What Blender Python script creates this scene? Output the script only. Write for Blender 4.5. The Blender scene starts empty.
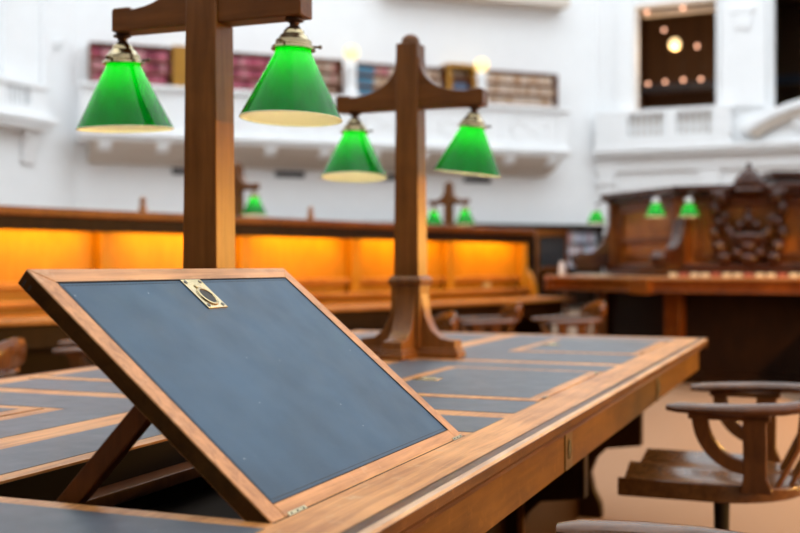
import bpy, math, random
from mathutils import Vector, Matrix
random.seed(7)
C = bpy.context.scene.collection
R = math.radians
sc = bpy.context.scene
# ---------------------------------------------------------------- camera
CAMZ = 1.10
cam = bpy.data.cameras.new('camera'); co = bpy.data.objects.new('camera', cam); C.objects.link(co)
co.location = (0, 0, CAMZ); co.rotation_euler = (R(90), 0, 0)
cam.sensor_width = 36; cam.lens = 36 * 1100 / 800
cam.shift_y = -(266.5 - 266) / 800
cam.clip_end = 200; cam.clip_start = .05
cam.dof.use_dof = True; cam.dof.focus_distance = 1.85; cam.dof.aperture_fstop = 3.2
sc.camera = co
# ---------------------------------------------------------------- light
w = bpy.data.worlds.new('world'); sc.world = w; w.use_nodes = True
bg = w.node_tree.nodes['Background']; bg.inputs[0].default_value = (.89, .955, 1.0, 1); bg.inputs[1].default_value = 1.0
sc.view_settings.view_transform = 'Standard'; sc.view_settings.look = 'None'
sc.view_settings.exposure = 1.3; sc.view_settings.gamma = 1; sc.view_settings.use_curve_mapping = False

# ---------------------------------------------------------------- materials
def newmat(name):
    m = bpy.data.materials.new(name); m.use_nodes = True
    return m, m.node_tree.nodes, m.node_tree.links, m.node_tree.nodes['Principled BSDF']
def plain(name, col, rough=.6, metal=0, coat=0, bump=0, bscale=60, var=0, spec=.5):
    m, N, L, p = newmat(name)
    p.inputs['Base Color'].default_value = (*col, 1); p.inputs['Roughness'].default_value = rough
    p.inputs['Metallic'].default_value = metal; p.inputs['Coat Weight'].default_value = coat
    p.inputs['Specular IOR Level'].default_value = spec
    if var or bump:
        tc = N.new('ShaderNodeTexCoord'); nz = N.new('ShaderNodeTexNoise'); nz.inputs['Scale'].default_value = bscale
        nz.inputs['Detail'].default_value = 4
        L.new(tc.outputs['Object'], nz.inputs['Vector'])
        if var:
            r = N.new('ShaderNodeValToRGB'); r.color_ramp.elements[0].position = .3; r.color_ramp.elements[1].position = .7
            r.color_ramp.elements[0].color = (*[c * (1 - var) for c in col], 1)
            r.color_ramp.elements[1].color = (*[min(1, c * (1 + var)) for c in col], 1)
            L.new(nz.outputs['Fac'], r.inputs[0]); L.new(r.outputs[0], p.inputs['Base Color'])
        if bump:
            b = N.new('ShaderNodeBump'); b.inputs['Strength'].default_value = bump; b.inputs['Distance'].default_value = .002
            L.new(nz.outputs['Fac'], b.inputs['Height']); L.new(b.outputs[0], p.inputs['Normal'])
    return m
def wood(name, dark, light, grain=(30, 2, 30), rough=.35, blotch=.5, spec=.5, wear=None):
    m, N, L, p = newmat(name)
    tc = N.new('ShaderNodeTexCoord'); mp = N.new('ShaderNodeMapping'); mp.inputs['Scale'].default_value = grain
    L.new(tc.outputs['Object'], mp.inputs[0])
    n1 = N.new('ShaderNodeTexNoise'); n1.inputs['Scale'].default_value = 2.2; n1.inputs['Detail'].default_value = 7
    n1.inputs['Roughness'].default_value = .65; n1.inputs['Distortion'].default_value = .6
    L.new(mp.outputs[0], n1.inputs['Vector'])
    n2 = N.new('ShaderNodeTexNoise'); n2.inputs['Scale'].default_value = 5; n2.inputs['Detail'].default_value = 4
    L.new(tc.outputs['Object'], n2.inputs['Vector'])
    mx = N.new('ShaderNodeMath'); mx.operation = 'MULTIPLY_ADD'; mx.inputs[1].default_value = blotch
    L.new(n2.outputs['Fac'], mx.inputs[0])
    m2 = N.new('ShaderNodeMath'); m2.operation = 'MULTIPLY'; m2.inputs[1].default_value = 1 - blotch
    L.new(n1.outputs['Fac'], m2.inputs[0]); L.new(m2.outputs[0], mx.inputs[2])
    r = N.new('ShaderNodeValToRGB'); e = r.color_ramp.elements
    e[0].position = .36; e[0].color = (*dark, 1); e[1].position = .62; e[1].color = (*light, 1)
    L.new(mx.outputs[0], r.inputs[0])
    out = r.outputs[0]
    if wear:
        n3 = N.new('ShaderNodeTexNoise'); n3.inputs['Scale'].default_value = 26; n3.inputs['Detail'].default_value = 8
        n3.inputs['Roughness'].default_value = .75
        L.new(tc.outputs['Object'], n3.inputs['Vector'])
        rr = N.new('ShaderNodeValToRGB'); rr.color_ramp.elements[0].position = .56; rr.color_ramp.elements[1].position = .70
        L.new(n3.outputs['Fac'], rr.inputs[0])
        mm = N.new('ShaderNodeMixRGB'); mm.inputs[2].default_value = (*wear, 1)
        L.new(rr.outputs[0], mm.inputs[0]); L.new(out, mm.inputs[1]); out = mm.outputs[0]
    L.new(out, p.inputs['Base Color'])
    p.inputs['Roughness'].default_value = rough; p.inputs['Specular IOR Level'].default_value = spec
    b = N.new('ShaderNodeBump'); b.inputs['Strength'].default_value = .15; b.inputs['Distance'].default_value = .0015
    L.new(n1.outputs['Fac'], b.inputs['Height']); L.new(b.outputs[0], p.inputs['Normal'])
    return m
def leather(name, col, rough=.42, spec=.5):
    m, N, L, p = newmat(name)
    tc = N.new('ShaderNodeTexCoord')
    n1 = N.new('ShaderNodeTexNoise'); n1.inputs['Scale'].default_value = 7; n1.inputs['Detail'].default_value = 6
    L.new(tc.outputs['Object'], n1.inputs['Vector'])
    r = N.new('ShaderNodeValToRGB'); e = r.color_ramp.elements
    e[0].position = .3; e[0].color = (*[c * .8 for c in col], 1); e[1].position = .72; e[1].color = (*[c * 1.25 for c in col], 1)
    L.new(n1.outputs['Fac'], r.inputs[0])
    vo = N.new('ShaderNodeTexVoronoi'); vo.inputs['Scale'].default_value = 26
    L.new(tc.outputs['Object'], vo.inputs['Vector'])
    lt = N.new('ShaderNodeMath'); lt.operation = 'LESS_THAN'; lt.inputs[1].default_value = .035
    L.new(vo.outputs['Distance'], lt.inputs[0])
    mx = N.new('ShaderNodeMixRGB'); mx.inputs[2].default_value = (.45, .5, .55, 1)
    ml = N.new('ShaderNodeMath'); ml.operation = 'MULTIPLY'; ml.inputs[1].default_value = .55
    L.new(lt.outputs[0], ml.inputs[0]); L.new(ml.outputs[0], mx.inputs[0]); L.new(r.outputs[0], mx.inputs[1])
    L.new(mx.outputs[0], p.inputs['Base Color'])
    rr = N.new('ShaderNodeMapRange'); rr.inputs[3].default_value = rough - .07; rr.inputs[4].default_value = rough + .1
    n2 = N.new('ShaderNodeTexNoise'); n2.inputs['Scale'].default_value = 18; n2.inputs['Detail'].default_value = 8
    L.new(tc.outputs['Object'], n2.inputs['Vector']); L.new(n2.outputs['Fac'], rr.inputs[0]); L.new(rr.outputs[0], p.inputs['Roughness'])
    p.inputs['Specular IOR Level'].default_value = spec
    n3 = N.new('ShaderNodeTexNoise'); n3.inputs['Scale'].default_value = 420; n3.inputs['Detail'].default_value = 2
    L.new(tc.outputs['Object'], n3.inputs['Vector'])
    b = N.new('ShaderNodeBump'); b.inputs['Strength'].default_value = .12; b.inputs['Distance'].default_value = .001
    L.new(n3.outputs['Fac'], b.inputs['Height']); L.new(b.outputs[0], p.inputs['Normal'])
    return m
def glow(name, col, s):
    m, N, L, p = newmat(name)
    p.inputs['Base Color'].default_value = (*col, 1)
    p.inputs['Emission Color'].default_value = (*col, 1); p.inputs['Emission Strength'].default_value = s
    return m
def shade_glass(name, green, trans, amt=.5):
    # cased glass: green outside, opal white inside, lets the bulb shine through
    m, N, L, p = newmat(name)
    geo = N.new('ShaderNodeNewGeometry')
    tc = N.new('ShaderNodeTexCoord'); mp = N.new('ShaderNodeMapping'); mp.inputs['Scale'].default_value = (22, 22, 3)
    nz = N.new('ShaderNodeTexNoise'); nz.inputs['Scale'].default_value = 1.6; nz.inputs['Detail'].default_value = 3
    L.new(tc.outputs['Object'], mp.inputs[0]); L.new(mp.outputs[0], nz.inputs['Vector'])
    rr = N.new('ShaderNodeValToRGB'); rr.color_ramp.elements[0].position = .3; rr.color_ramp.elements[1].position = .7
    rr.color_ramp.elements[0].color = (*[c * .45 for c in green], 1); rr.color_ramp.elements[1].color = (*green, 1)
    L.new(nz.outputs['Fac'], rr.inputs[0])
    mix = N.new('ShaderNodeMixRGB'); L.new(geo.outputs['Backfacing'], mix.inputs[0])
    L.new(rr.outputs[0], mix.inputs[1]); mix.inputs[2].default_value = (.90, .86, .72, 1)
    L.new(mix.outputs[0], p.inputs['Base Color'])
    p.inputs['Roughness'].default_value = .10; p.inputs['Specular IOR Level'].default_value = .2; p.inputs['Coat Weight'].default_value = .4; p.inputs['Coat Roughness'].default_value = .05
    tr = N.new('ShaderNodeBsdfTranslucent'); tr.inputs[0].default_value = (*trans, 1)
    ms = N.new('ShaderNodeMixShader'); ms.inputs[0].default_value = amt
    fm = N.new('ShaderNodeMath'); fm.operation = 'MULTIPLY_ADD'; fm.inputs[1].default_value = -amt * .85; fm.inputs[2].default_value = amt
    L.new(geo.outputs['Backfacing'], fm.inputs[0]); L.new(fm.outputs[0], ms.inputs[0])
    L.new(p.outputs[0], ms.inputs[1]); L.new(tr.outputs[0], ms.inputs[2])
    L.new(ms.outputs[0], N['Material Output'].inputs['Surface'])
    return m

M = {}
M['top'] = wood('worn_oak', (0.2944, 0.1018, 0.0201), (0.6912, 0.3188, 0.1036), (34, 1.6, 34), .36, .35, .32, wear=(.56, .33, .16))
M['lidwood'] = wood('lid_oak', (.22, .092, .022), (.56, .285, .105), (34, 1.6, 34), .36, .4, .32, wear=(.48, .29, .15))
M['lidwoodx'] = wood('lid_oak_cross', (.22, .092, .022), (.54, .265, .095), (1.6, 34, 34), .36, .4, .32, wear=(.46, .27, .13))
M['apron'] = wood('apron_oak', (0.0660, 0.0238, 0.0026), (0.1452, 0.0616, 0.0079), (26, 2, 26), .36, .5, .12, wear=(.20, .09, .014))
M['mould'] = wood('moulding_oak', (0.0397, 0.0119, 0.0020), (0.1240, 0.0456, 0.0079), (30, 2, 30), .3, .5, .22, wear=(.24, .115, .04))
M['lip'] = wood('worn_lip_highlight', (.30, .15, .06), (.56, .38, .22), (30, 3, 30), .3, .4, .5)  # pale wood: the lip's wear plus its highlight painted in
M['post'] = wood('post_oak', (.110, .037, .006), (.225, .082, .016), (24, 24, 1.6), .34, .4, .28)
M['arm'] = wood('arm_oak', (.100, .032, .005), (.200, .070, .013), (1.6, 24, 24), .34, .4, .28)
M['edge'] = wood('lid_edge_shade', (0.0220, 0.0088, 0.0011), (0.0660, 0.0275, 0.0055), (20, 3, 20), .5, .5, .08)  # darkened wood: shade on the unlit lid side put into the colour
M['strut'] = wood('strut_wood', (0.0585, 0.0156, 0.0026), (0.1235, 0.0364, 0.0065), (20, 20, 3), .4, .5, .2)
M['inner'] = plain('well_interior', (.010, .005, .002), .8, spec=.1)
M['plate_wood'] = plain('brown_lock_plate', (.10, .055, .014), .35, .3)
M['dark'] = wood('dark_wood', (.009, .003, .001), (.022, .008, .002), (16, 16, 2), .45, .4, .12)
M['rich'] = wood('rich_wood', (0.0988, 0.0242, 0.0029), (0.2184, 0.0625, 0.0078), (14, 14, 2), .3, .5, .3)
M['screen'] = wood('screen_wood_glow', (0.2000, 0.0562, 0.0063), (0.3750, 0.1250, 0.0150), (10, 10, 2), .3, .5, .3)  # brighter orange: glow on the desk panels put into the colour
M['desk'] = wood('desk_wood', (0.2300, 0.0805, 0.0138), (0.4140, 0.1725, 0.0403), (12, 12, 2), .28, .5, .4)
M['panel'] = wood('panel_wood', (.32, .14, .010), (.42, .20, .018), (10, 10, 2), .35, .4, .3)
M['carve'] = wood('carved_wood', (.034, .009, .003), (.075, .022, .008), (8, 8, 8), .26, .5, .5)
M['chair'] = wood('chair_wood', (0.0607, 0.0182, 0.0031), (0.1417, 0.0486, 0.0101), (12, 12, 3), .23, .5, .42)
M['seat'] = wood('seat_wood', (.06, .021, .004), (.15, .060, .015), (4, 20, 20), .2, .5, .5)
M['leather'] = leather('blue_leather', (.012, .047, .105), .38, .30)
M['leather2'] = leather('blue_leather_flat', (.052, .066, .086), .40, .55)
M['stitch'] = plain('stitching', (.012, .018, .028), .7)
M['gap'] = plain('dark_gap', (.01, .006, .004), .8)
M['brass'] = plain('aged_brass', (.47, .38, .22), .22, 1, 0, .2, 40, .15)
M['brassd'] = plain('dark_brass', (.14, .095, .05), .35, .9)
M['bronze'] = plain('brown_bronze', (.10, .055, .035), .4, .7)
M['hole'] = plain('keyhole_black', (.008, .007, .006), .6)
M['screw'] = plain('screw', (.10, .09, .07), .4, .8)
M['iron'] = plain('black_iron', (.015, .014, .014), .45, .5)
M['carpet'] = plain('tan_carpet', (.215, .128, .074), .9, 0, 0, .4, 220, .12)
M['white'] = plain('white_plaster', (.90, .91, .92), .8, 0, 0, .02, 3, .012)
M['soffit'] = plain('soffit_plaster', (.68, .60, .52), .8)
M['grey'] = plain('grey_vent', (.06, .06, .065), .6)
M['slate'] = plain('slate_board', (.02, .024, .032), .6)
M['globe'] = glow('warm_globe', (1.0, .70, .34), .8)
M['spot'] = glow('dim_copper_lamp', (1.0, .52, .34), 1.1)
M['globe2'] = glow('gallery_globe', (1.0, .70, .28), .55)
M['tube'] = glow('amber_tube', (1.0, .55, .12), 2)
M['shade'] = shade_glass('green_cased_glass', (.0, .085, .028), (.0, .38, .004), .42)
M['bulb'] = glow('bulb', (1, .85, .55), 6)
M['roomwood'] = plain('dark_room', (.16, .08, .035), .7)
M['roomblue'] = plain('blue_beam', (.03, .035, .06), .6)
M['mug'] = plain('white_cup', (.8, .8, .82), .4)
M['cream'] = plain('cream_card', (.72, .60, .42), .6)
M['cream2'] = plain('tan_cloth', (.55, .30, .14), .8)
M['redcard'] = plain('red_card', (.40, .10, .06), .6)
M['paper'] = plain('pale_papers', (.5, .47, .42), .7)
M['plate'] = plain('pale_outlet', (.55, .50, .28), .5)
M['bluewhite'] = plain('pale_blue_fabric', (.45, .52, .75), .8)

# ---------------------------------------------------------------- mesh builder
class MB:
    def __init__(s, T=None): s.v = []; s.f = []; s.T = T
    def add(s, vs, fs):
        n = len(s.v)
        s.v += [tuple(s.T(*p)) if s.T else tuple(p) for p in vs]
        s.f += [tuple(i + n for i in f) for f in fs]
        return s
    def box(s, x0, x1, y0, y1, z0, z1):
        vs = [(x, y, z) for z in (z0, z1) for y in (y0, y1) for x in (x0, x1)]
        return s.add(vs, [(0, 2, 3, 1), (4, 5, 7, 6), (0, 1, 5, 4), (2, 6, 7, 3), (0, 4, 6, 2), (1, 3, 7, 5)])
    def prism(s, poly, a0, a1, ax='z'):
        def P(p, a):
            if ax == 'z': return (p[0], p[1], a)
            if ax == 'y': return (p[0], a, p[1])
            return (a, p[0], p[1])
        n = len(poly)
        vs = [P(p, a0) for p in poly] + [P(p, a1) for p in poly]
        return s.add(vs, [tuple(range(n))[::-1], tuple(range(n, 2 * n))] + [(i, (i + 1) % n, n + (i + 1) % n, n + i) for i in range(n)])
    def lathe(s, prof, c=(0, 0, 0), n=32, cap=True, T=None):
        vs = []; k = len(prof)
        for r, z in prof:
            for i in range(n):
                a = 2 * math.pi * i / n; p = (r * math.cos(a), r * math.sin(a), z)
                p = T(*p) if T else p
                vs.append((p[0] + c[0], p[1] + c[1], p[2] + c[2]))
        fs = [(j * n + i, j * n + (i + 1) % n, (j + 1) * n + (i + 1) % n, (j + 1) * n + i) for j in range(k - 1) for i in range(n)]
        if cap: fs += [tuple(range(n))[::-1], tuple((k - 1) * n + i for i in range(n))]
        return s.add(vs, fs)
    def ball(s, c, r, n=14, m=9):
        rx, ry, rz = r if isinstance(r, tuple) else (r, r, r)
        prof = [(max(1e-4, math.sin(math.pi * j / m)), -math.cos(math.pi * j / m)) for j in range(m + 1)]
        return s.lathe(prof, c, n, True, lambda x, y, z: (x * rx, y * ry, z * rz))
    def tube(s, path, rw, rh=None, n=10, up=(0, 0, 1)):
        path = [Vector(p) for p in path]; m = len(path)
        rws = rw if isinstance(rw, (list, tuple)) else [rw] * m
        rhs = rws if rh is None else (rh if isinstance(rh, (list, tuple)) else [rh] * m)
        vs = []
        for i, p in enumerate(path):
            t = (path[min(i + 1, m - 1)] - path[max(i - 1, 0)]).normalized()
            u = Vector(up); side = t.cross(u)
            if side.length < 1e-3: side = t.cross(Vector((1, 0, 0)))
            side.normalize(); u2 = side.cross(t).normalized()
            for k in range(n):
                a = 2 * math.pi * k / n
                vs.append(tuple(p + side * math.cos(a) * rws[i] + u2 * math.sin(a) * rhs[i]))
        fs = [(j * n + i, j * n + (i + 1) % n, (j + 1) * n + (i + 1) % n, (j + 1) * n + i) for j in range(m - 1) for i in range(n)]
        fs += [tuple(range(n))[::-1], tuple((m - 1) * n + i for i in range(n))]
        return s.add(vs, fs)
    def build(s, name, mat, parent=None, bevel=0, smooth=True, sub=0, loc=None, seg=2, **kw):
        me = bpy.data.meshes.new(name); me.from_pydata(s.v, [], s.f); me.validate()
        import bmesh
        bm = bmesh.new(); bm.from_mesh(me)
        if not kw.get('open'): bmesh.ops.recalc_face_normals(bm, faces=bm.faces)
        bm.to_mesh(me); bm.free()
        me.materials.append(M[mat] if isinstance(mat, str) else mat)
        if smooth:
            me.polygons.foreach_set('use_smooth', [True] * len(me.polygons)); me.set_sharp_from_angle(angle=R(35))
        o = bpy.data.objects.new(name, me); C.objects.link(o)
        if parent: o.parent = parent
        if loc: o.location = loc
        if bevel:
            b = o.modifiers.new('bevel', 'BEVEL'); b.width = bevel; b.segments = seg; b.limit_method = 'ANGLE'; b.angle_limit = R(40)
            b.harden_normals = False
        for k in ('label', 'kind'):
            if kw.get(k): o[k] = kw[k]
        return o
def tag(o, label, cat, group=None, kind=None):
    o['label'] = label; o['category'] = cat
    if group: o['group'] = group
    if kind: o['kind'] = kind
    return o
def thing(name, label, cat, loc=(0, 0, 0), rz=0, group=None):
    o = bpy.data.objects.new(name, None); C.objects.link(o); o.empty_display_size = .1
    o.location = loc; o.rotation_euler = (0, 0, rz)
    return tag(o, label, cat, group)
def copy_tree(o, parent=None):
    c = o.copy(); C.objects.link(c)
    if parent:
        c.parent = parent
    for ch in list(o.children): copy_tree(ch, c)
    return c
def struct(mb, name, mat, P=None, ang=0, **k):
    o = mb.build(name, mat, **k); o['kind'] = 'structure'
    if P: o.location = (P[0], P[1], 0); o.rotation_euler = (0, 0, ang)
    return o
def setloc(o, P, ang):
    o.location = (P[0], P[1], P[2] if len(P) > 2 else 0); o.rotation_euler = (0, 0, ang); return o

# ================================================================ the room: an octagonal hall under a daylit dome
AC = (-7.1, 24.1); aA, aB, aC = R(20), R(-25), R(65)
AB = (AC[0] + 13 * math.cos(aA), AC[1] + 13 * math.sin(aA))
mid = Vector((AC[0] + 6.5 * math.cos(aA) + 15.7 * math.sin(aA), AC[1] + 6.5 * math.sin(aA) - 15.7 * math.cos(aA)))
H = 16
rr_ = 17.5
struct(MB().prism([(mid.x + rr_ * math.cos(i * math.pi / 4 + R(-2.5)), mid.y + rr_ * math.sin(i * math.pi / 4 + R(-2.5))) for i in range(8)], -.1, 0), 'floor', 'carpet')
# wall A (behind the gallery), local: x along wall, -y into the room
struct(MB().box(0, 13, 0, .4, 0, H), 'wall_back', 'white', AC, aA)
# wall C (left)
struct(MB().box(-13, 0, 0, .4, 0, H), 'wall_left', 'white', AC, aC)
# wall B (right) with two openings
b = MB(); zs, zt = 4.95, 7.74
b.box(0, 13, 0, .4, 0, zs); b.box(0, 13, 0, .4, zt, H)
for x0, x1 in ((0, 1.0), (3.0, 4.36), (6.22, 13)): b.box(x0, x1, 0, .4, zs, zt)
struct(b, 'wall_right', 'white', AB, aB)
# the walls beside and behind the camera
P = Vector(AB); a = aB
for nm in ('east', 'southeast', 'south', 'southwest', 'west'):
    P = P + Vector((math.cos(a), math.sin(a))) * 13; a -= R(45)
    struct(MB().box(0, 13, 0, .4, 0, H), 'wall_' + nm, 'white', tuple(P), a)
P = Vector(AB); a = aB
for nm in range(5):
    P = P + Vector((math.cos(a), math.sin(a))) * 13; a -= R(45)
    struct(MB().box(.3, 12.7, -.3, -.001, 0, 3.6), 'trim_%d' % (11 + nm), 'dark', tuple(P), a)
# upper mouldings of wall A, cornice strip of shadow at the top
def wallpart(name, mat, P, a, *boxes, **k):
    m = MB()
    for bx in boxes: m.box(*bx)
    return struct(m, name, mat, P, a, **k)
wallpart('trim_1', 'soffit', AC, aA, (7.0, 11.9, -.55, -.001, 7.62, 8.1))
# ---- gallery balcony on wall A
gal = thing('gallery_balcony', 'long white plaster balcony with a panelled front below the red and brown bookcases', 'balcony', (AC[0], AC[1], 0), aA)
g = MB(); g.box(.05, 11.65, -.9, -.78, 3.98, 4.9); g.build('parapet', 'white', gal, bevel=.01)
g = MB(); g.box(.0, 11.72, -1.0, -.74, 4.9, 5.0); g.build('handrail', 'white', gal, bevel=.02)
g = MB(); g.box(-.0, 11.75, -1.05, -.001, 3.86, 3.98); g.box(.0, 11.7, -.98, -.001, 3.78, 3.86); g.build('cornice', 'white', gal, bevel=.02)
for k in range(6):
    x0 = .4 + k * 1.88
    m = MB()
    for bx in ((x0, x0 + 1.6, 4.08, 4.12), (x0, x0 + 1.6, 4.76, 4.80)): m.box(bx[0], bx[1], -.925, -.899, bx[2], bx[3])
    m.box(x0, x0 + .04, -.925, -.899, 4.12, 4.76); m.box(x0 + 1.56, x0 + 1.6, -.925, -.899, 4.12, 4.76)
    m.tube([(x0 + .8 + .5 * math.cos(t * .3), -.905, 4.44 + .2 * math.sin(t * .6)) for t in range(22)], .022, n=6)
    m.build('moulded_panel', 'white', gal)
# coved underside
prof = [(-.95, 3.78), (-.8, 3.62), (-.55, 3.50), (-.25, 3.40), (-.001, 3.36), (-.001, 3.78)]
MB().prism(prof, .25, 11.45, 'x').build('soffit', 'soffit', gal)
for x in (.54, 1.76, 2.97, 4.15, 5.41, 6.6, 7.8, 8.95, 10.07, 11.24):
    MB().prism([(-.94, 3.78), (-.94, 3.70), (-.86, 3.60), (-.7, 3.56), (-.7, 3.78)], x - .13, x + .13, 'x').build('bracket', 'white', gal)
for x0, x1, lab in ((2.08, 2.5, 'dark slot vent at the left, half behind the tall near lamp post'), (4.46, 5.16, 'dark slot vent in the wall under the middle of the gallery'), (6.9, 7.5, 'dark slot vent just right of the second lamp pair'), (9.24, 9.95, 'dark slot vent below the right lamp shade of the second post')):
    o = tag(MB().box(x0, x1, -.04, -.001, 3.17, 3.31).build('wall_vent', 'grey'), lab, 'vent', 'slot vents under the gallery')
    if x0 == 6.9: o['label'] = 'dark slot vent between the two lamps of the second post'; o.location = (0, 0, 0)
    setloc(o, AC, aA)
    if x0 == 6.9:
        o.location.x -= .0
# ---- bookcases in the gallery
case = thing('gallery_bookcase', 'long built-in gallery bookcase of brown shelves across the white back wall', 'bookcase', (AC[0], AC[1], 0), aA)
S = [(.30, 2.00, 5.93, ['red']), (2.40, 4.90, 5.91, ['red']), (4.95, 5.95, 5.90, ['brown']), (6.34, 8.58, 5.87, ['mix']), (8.80, 9.26, 5.69, ['blue']), (9.56, 11.62, 5.90, ['tan'])]
for x0, x1, zt_, c in S:
    m = MB(); zb = 4.92
    m.box(x0 - .04, x1 + .04, -.05, -.002, zb, zt_ + .03)
    m.build('back_board', 'rich', case)
    for z in (zb, 5.085, 5.345, 5.605, zt_):
        MB().box(x0 - .04, x1 + .04, -.38, -.05, z, z + .035).build('shelf', 'rich', case)
    for x in (x0 - .04, x1):
        MB().box(x, x + .04, -.38, -.05, zb, zt_ + .03).build('upright', 'rich', case)
MB().box(2.05, 2.35, -.42, -.002, 4.92, 6.0).build('pilaster', 'panel', case, label='lighter orange-brown wooden pilaster')
MB().box(8.63, 8.75, -.42, -.002, 4.92, 5.9).build('pilaster', 'panel', case)
MB().box(9.31, 9.48, -.42, -.002, 4.92, 5.9).build('pilaster', 'panel', case)
MB().box(8.60, 9.50, -.46, -.002, 5.92, 6.02).build('pediment', 'panel', case)
def bookmat(nm, c): return plain('book_' + nm, c, .55)
BM = {'red': [bookmat('crimson', (.42, .06, .11)), bookmat('rose', (.50, .12, .17)), bookmat('maroon', (.24, .03, .06)), bookmat('pink', (.52, .22, .24))],
      'brown': [bookmat('brown', (.30, .16, .10)), bookmat('grey', (.46, .33, .26)), bookmat('dusty', (.50, .22, .20))],
      'blue': [bookmat('navy', (.10, .15, .26)), bookmat('slate', (.16, .21, .30))],
      'tan': [bookmat('tan', (.58, .42, .30)), bookmat('beige', (.64, .50, .40)), bookmat('ochre', (.46, .27, .15))],
      'teal': [bookmat('teal', (.08, .22, .34))],
      'pale': [bookmat('ivory', (.62, .62, .66)), bookmat('lilac', (.50, .46, .60)), bookmat('ice', (.45, .55, .62)), bookmat('coral', (.55, .30, .28)), bookmat('ash', (.3, .32, .38))]}
BM['mix'] = BM['tan'] + BM['red'][1:2] + BM['brown']
meshes = {}
def book(x, z, wd, h, mat, P, a, label, group, dep=.24):
    key = (mat.name, round(wd, 3), round(h, 3))
    if key not in meshes:
        m = MB().box(0, wd * .94, -dep, 0, 0, h)
        m.tube([(wd * .47, -dep + .004, 0), (wd * .47, -dep + .004, h)], wd * .46, .018, n=8, up=(0, -1, 0))
        o = m.build('book', mat); meshes[key] = o.data
    else:
        o = bpy.data.objects.new('book', meshes[key]); C.objects.link(o)
    ca, sa = math.cos(a), math.sin(a)
    o.location = (P[0] + x * ca + .07 * sa, P[1] + x * sa - .07 * ca, z); o.rotation_euler = (0, 0, a)
    return tag(o, label, 'book', group)
lab = {'red': 'thick red or pink bound volume on the left gallery shelves', 'brown': 'grey-brown bound volume on the gallery shelf beside the left globe post',
       'mix': 'tan, rose or brown bound volume on the gallery shelves right of the left globe post', 'blue': 'dark blue bound volume in the small framed gallery bay',
       'tan': 'beige bound volume on the right end gallery shelves', 'teal': 'teal-blue bound volume right beside the left globe post on the gallery'}
grp = {'red': 'red volumes on the left gallery shelves', 'brown': 'grey-brown volumes on the gallery shelf', 'mix': 'mixed tan volumes on the middle gallery shelves',
       'blue': 'dark blue volumes in the framed gallery bay', 'tan': 'beige volumes on the right gallery shelves', 'teal': 'teal volumes beside the left globe post'}
nb = 0
for x0, x1, zt_, c in S:
    for row, (z, hh) in enumerate(((5.12, .215), (5.38, .215), (5.64, min(.225, zt_ - 5.64 - .03)))):
        if hh < .09: continue
        x = x0 + .01
        while True:
            wd = random.choice((.085, .10, .115)); h = round(hh - random.choice((0, .01, .02)) if hh > .15 else hh, 3)
            if x + wd > x1 - .01: break
            kk = c[0]
            if kk == 'mix' and x < 6.72: kk = 'teal'
            book(x, z, wd, h, random.choice(BM[kk]), AC, aA, lab[kk], grp[kk]); x += wd; nb += 1
print('gallery books', nb)
# ---- two globe lamps on white posts at the gallery rail
for s, z, lb in ((6.05, 6.02, 'glowing globe lamp on a white post at the gallery rail, above the teal books'), (9.33, 5.93, 'glowing globe lamp on a white post at the gallery rail, above the framed blue bay')):
    t = thing('globe_lamp', lb, 'lamp', group='globe lamps on the gallery rail')
    setloc(t, (AC[0] + s * math.cos(aA) + .87 * math.sin(aA), AC[1] + s * math.sin(aA) - .87 * math.cos(aA), 5.0), aA)
    MB().lathe([(.17, 0), (.17, .08), (.12, .12), (.11, .6), (.14, .68), (.10, .74), (.06, z - 5.0 - .14)], n=16).build('post', 'white', t)
    MB().ball((0, 0, z - 5.0), .17, 20, 12).build('globe', 'globe2', t)
# ---- ground-floor wall bookcase on wall A, and its pale books
bc = thing('low_bookcase', 'low dark bookcase along the back wall, seen past the end of the lit partition', 'bookcase', (AC[0], AC[1], 0), aA)
MB().box(3.0, 12.9, -.06, -.002, .1, 2.1).build('back_board', 'dark', bc)
MB().box(3.0, 12.9, -.55, -.002, 2.02, 2.14).build('cornice', 'dark', bc)
for z in (.1, 1.02, 1.34, 1.66):
    MB().box(3.0, 12.9, -.45, -.06, z, z + .035).build('shelf', 'dark', bc)
for x in (3.0, 6.2, 9.0, 10.6, 11.5, 12.86):
    MB().box(x, x + .04, -.47, -.06, .1, 2.02).build('upright', 'dark', bc)
for row, z in enumerate((1.06, 1.38, 1.70)):
    x = 11.6
    while x < 12.78:
        wd = random.choice((.05, .07, .09)); h = random.choice((.24, .26, .28))
        book(x, z, wd, h, random.choice(BM['pale']), AC, aA, 'pale upright book on the far wall bookcase beside the carved staff desk', 'pale books on the far wall bookcase', .3); x += wd
# ---- wall B: cornice, balustrade, pilasters, pediment
wallpart('trim_3', 'white', AB, aB, (0, 13, -.45, -.001, 3.98, 4.10), (0, 13, -.38, -.001, 3.88, 3.98), (0, 13, -.12, -.001, 3.5, 3.88), bevel=.02)
wallpart('trim_4', 'white', AB, aB, (.55, .95, -.14, -.001, 5.0, 9), (3.15, 4.2, -.14, -.001, 5.0, 9), (3.4, 3.95, -.2, -.14, 7.3, 7.42), (3.5, 3.85, -.19, -.14, 6.9, 7.3))
wallpart('trim_5', 'white', AB, aB, (.90, .99, -.06, -.001, 5.05, zt + .1), (3.01, 3.10, -.06, -.001, 5.05, zt + .1), (4.26, 4.35, -.06, -.001, 5.05, zt), (6.23, 6.32, -.06, -.001, 5.05, zt))
wallpart('trim_6', 'white', AB, aB, (.05, .5, -.18, -.001, 3.2, 3.85), (.1, .45, -.12, -.001, 0, 3.2), (2.6, 3.1, -.1, -.001, 0, 3.5))
bal = thing('balustrade', 'white balustrade with short turned balusters below the left dark opening', 'balustrade')
setloc(bal, (AB[0], AB[1], 0), aB)
MB().box(.05, 3.4, -.42, -.2, 4.92, 5.03).build('handrail', 'white', bal, bevel=.015)
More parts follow.
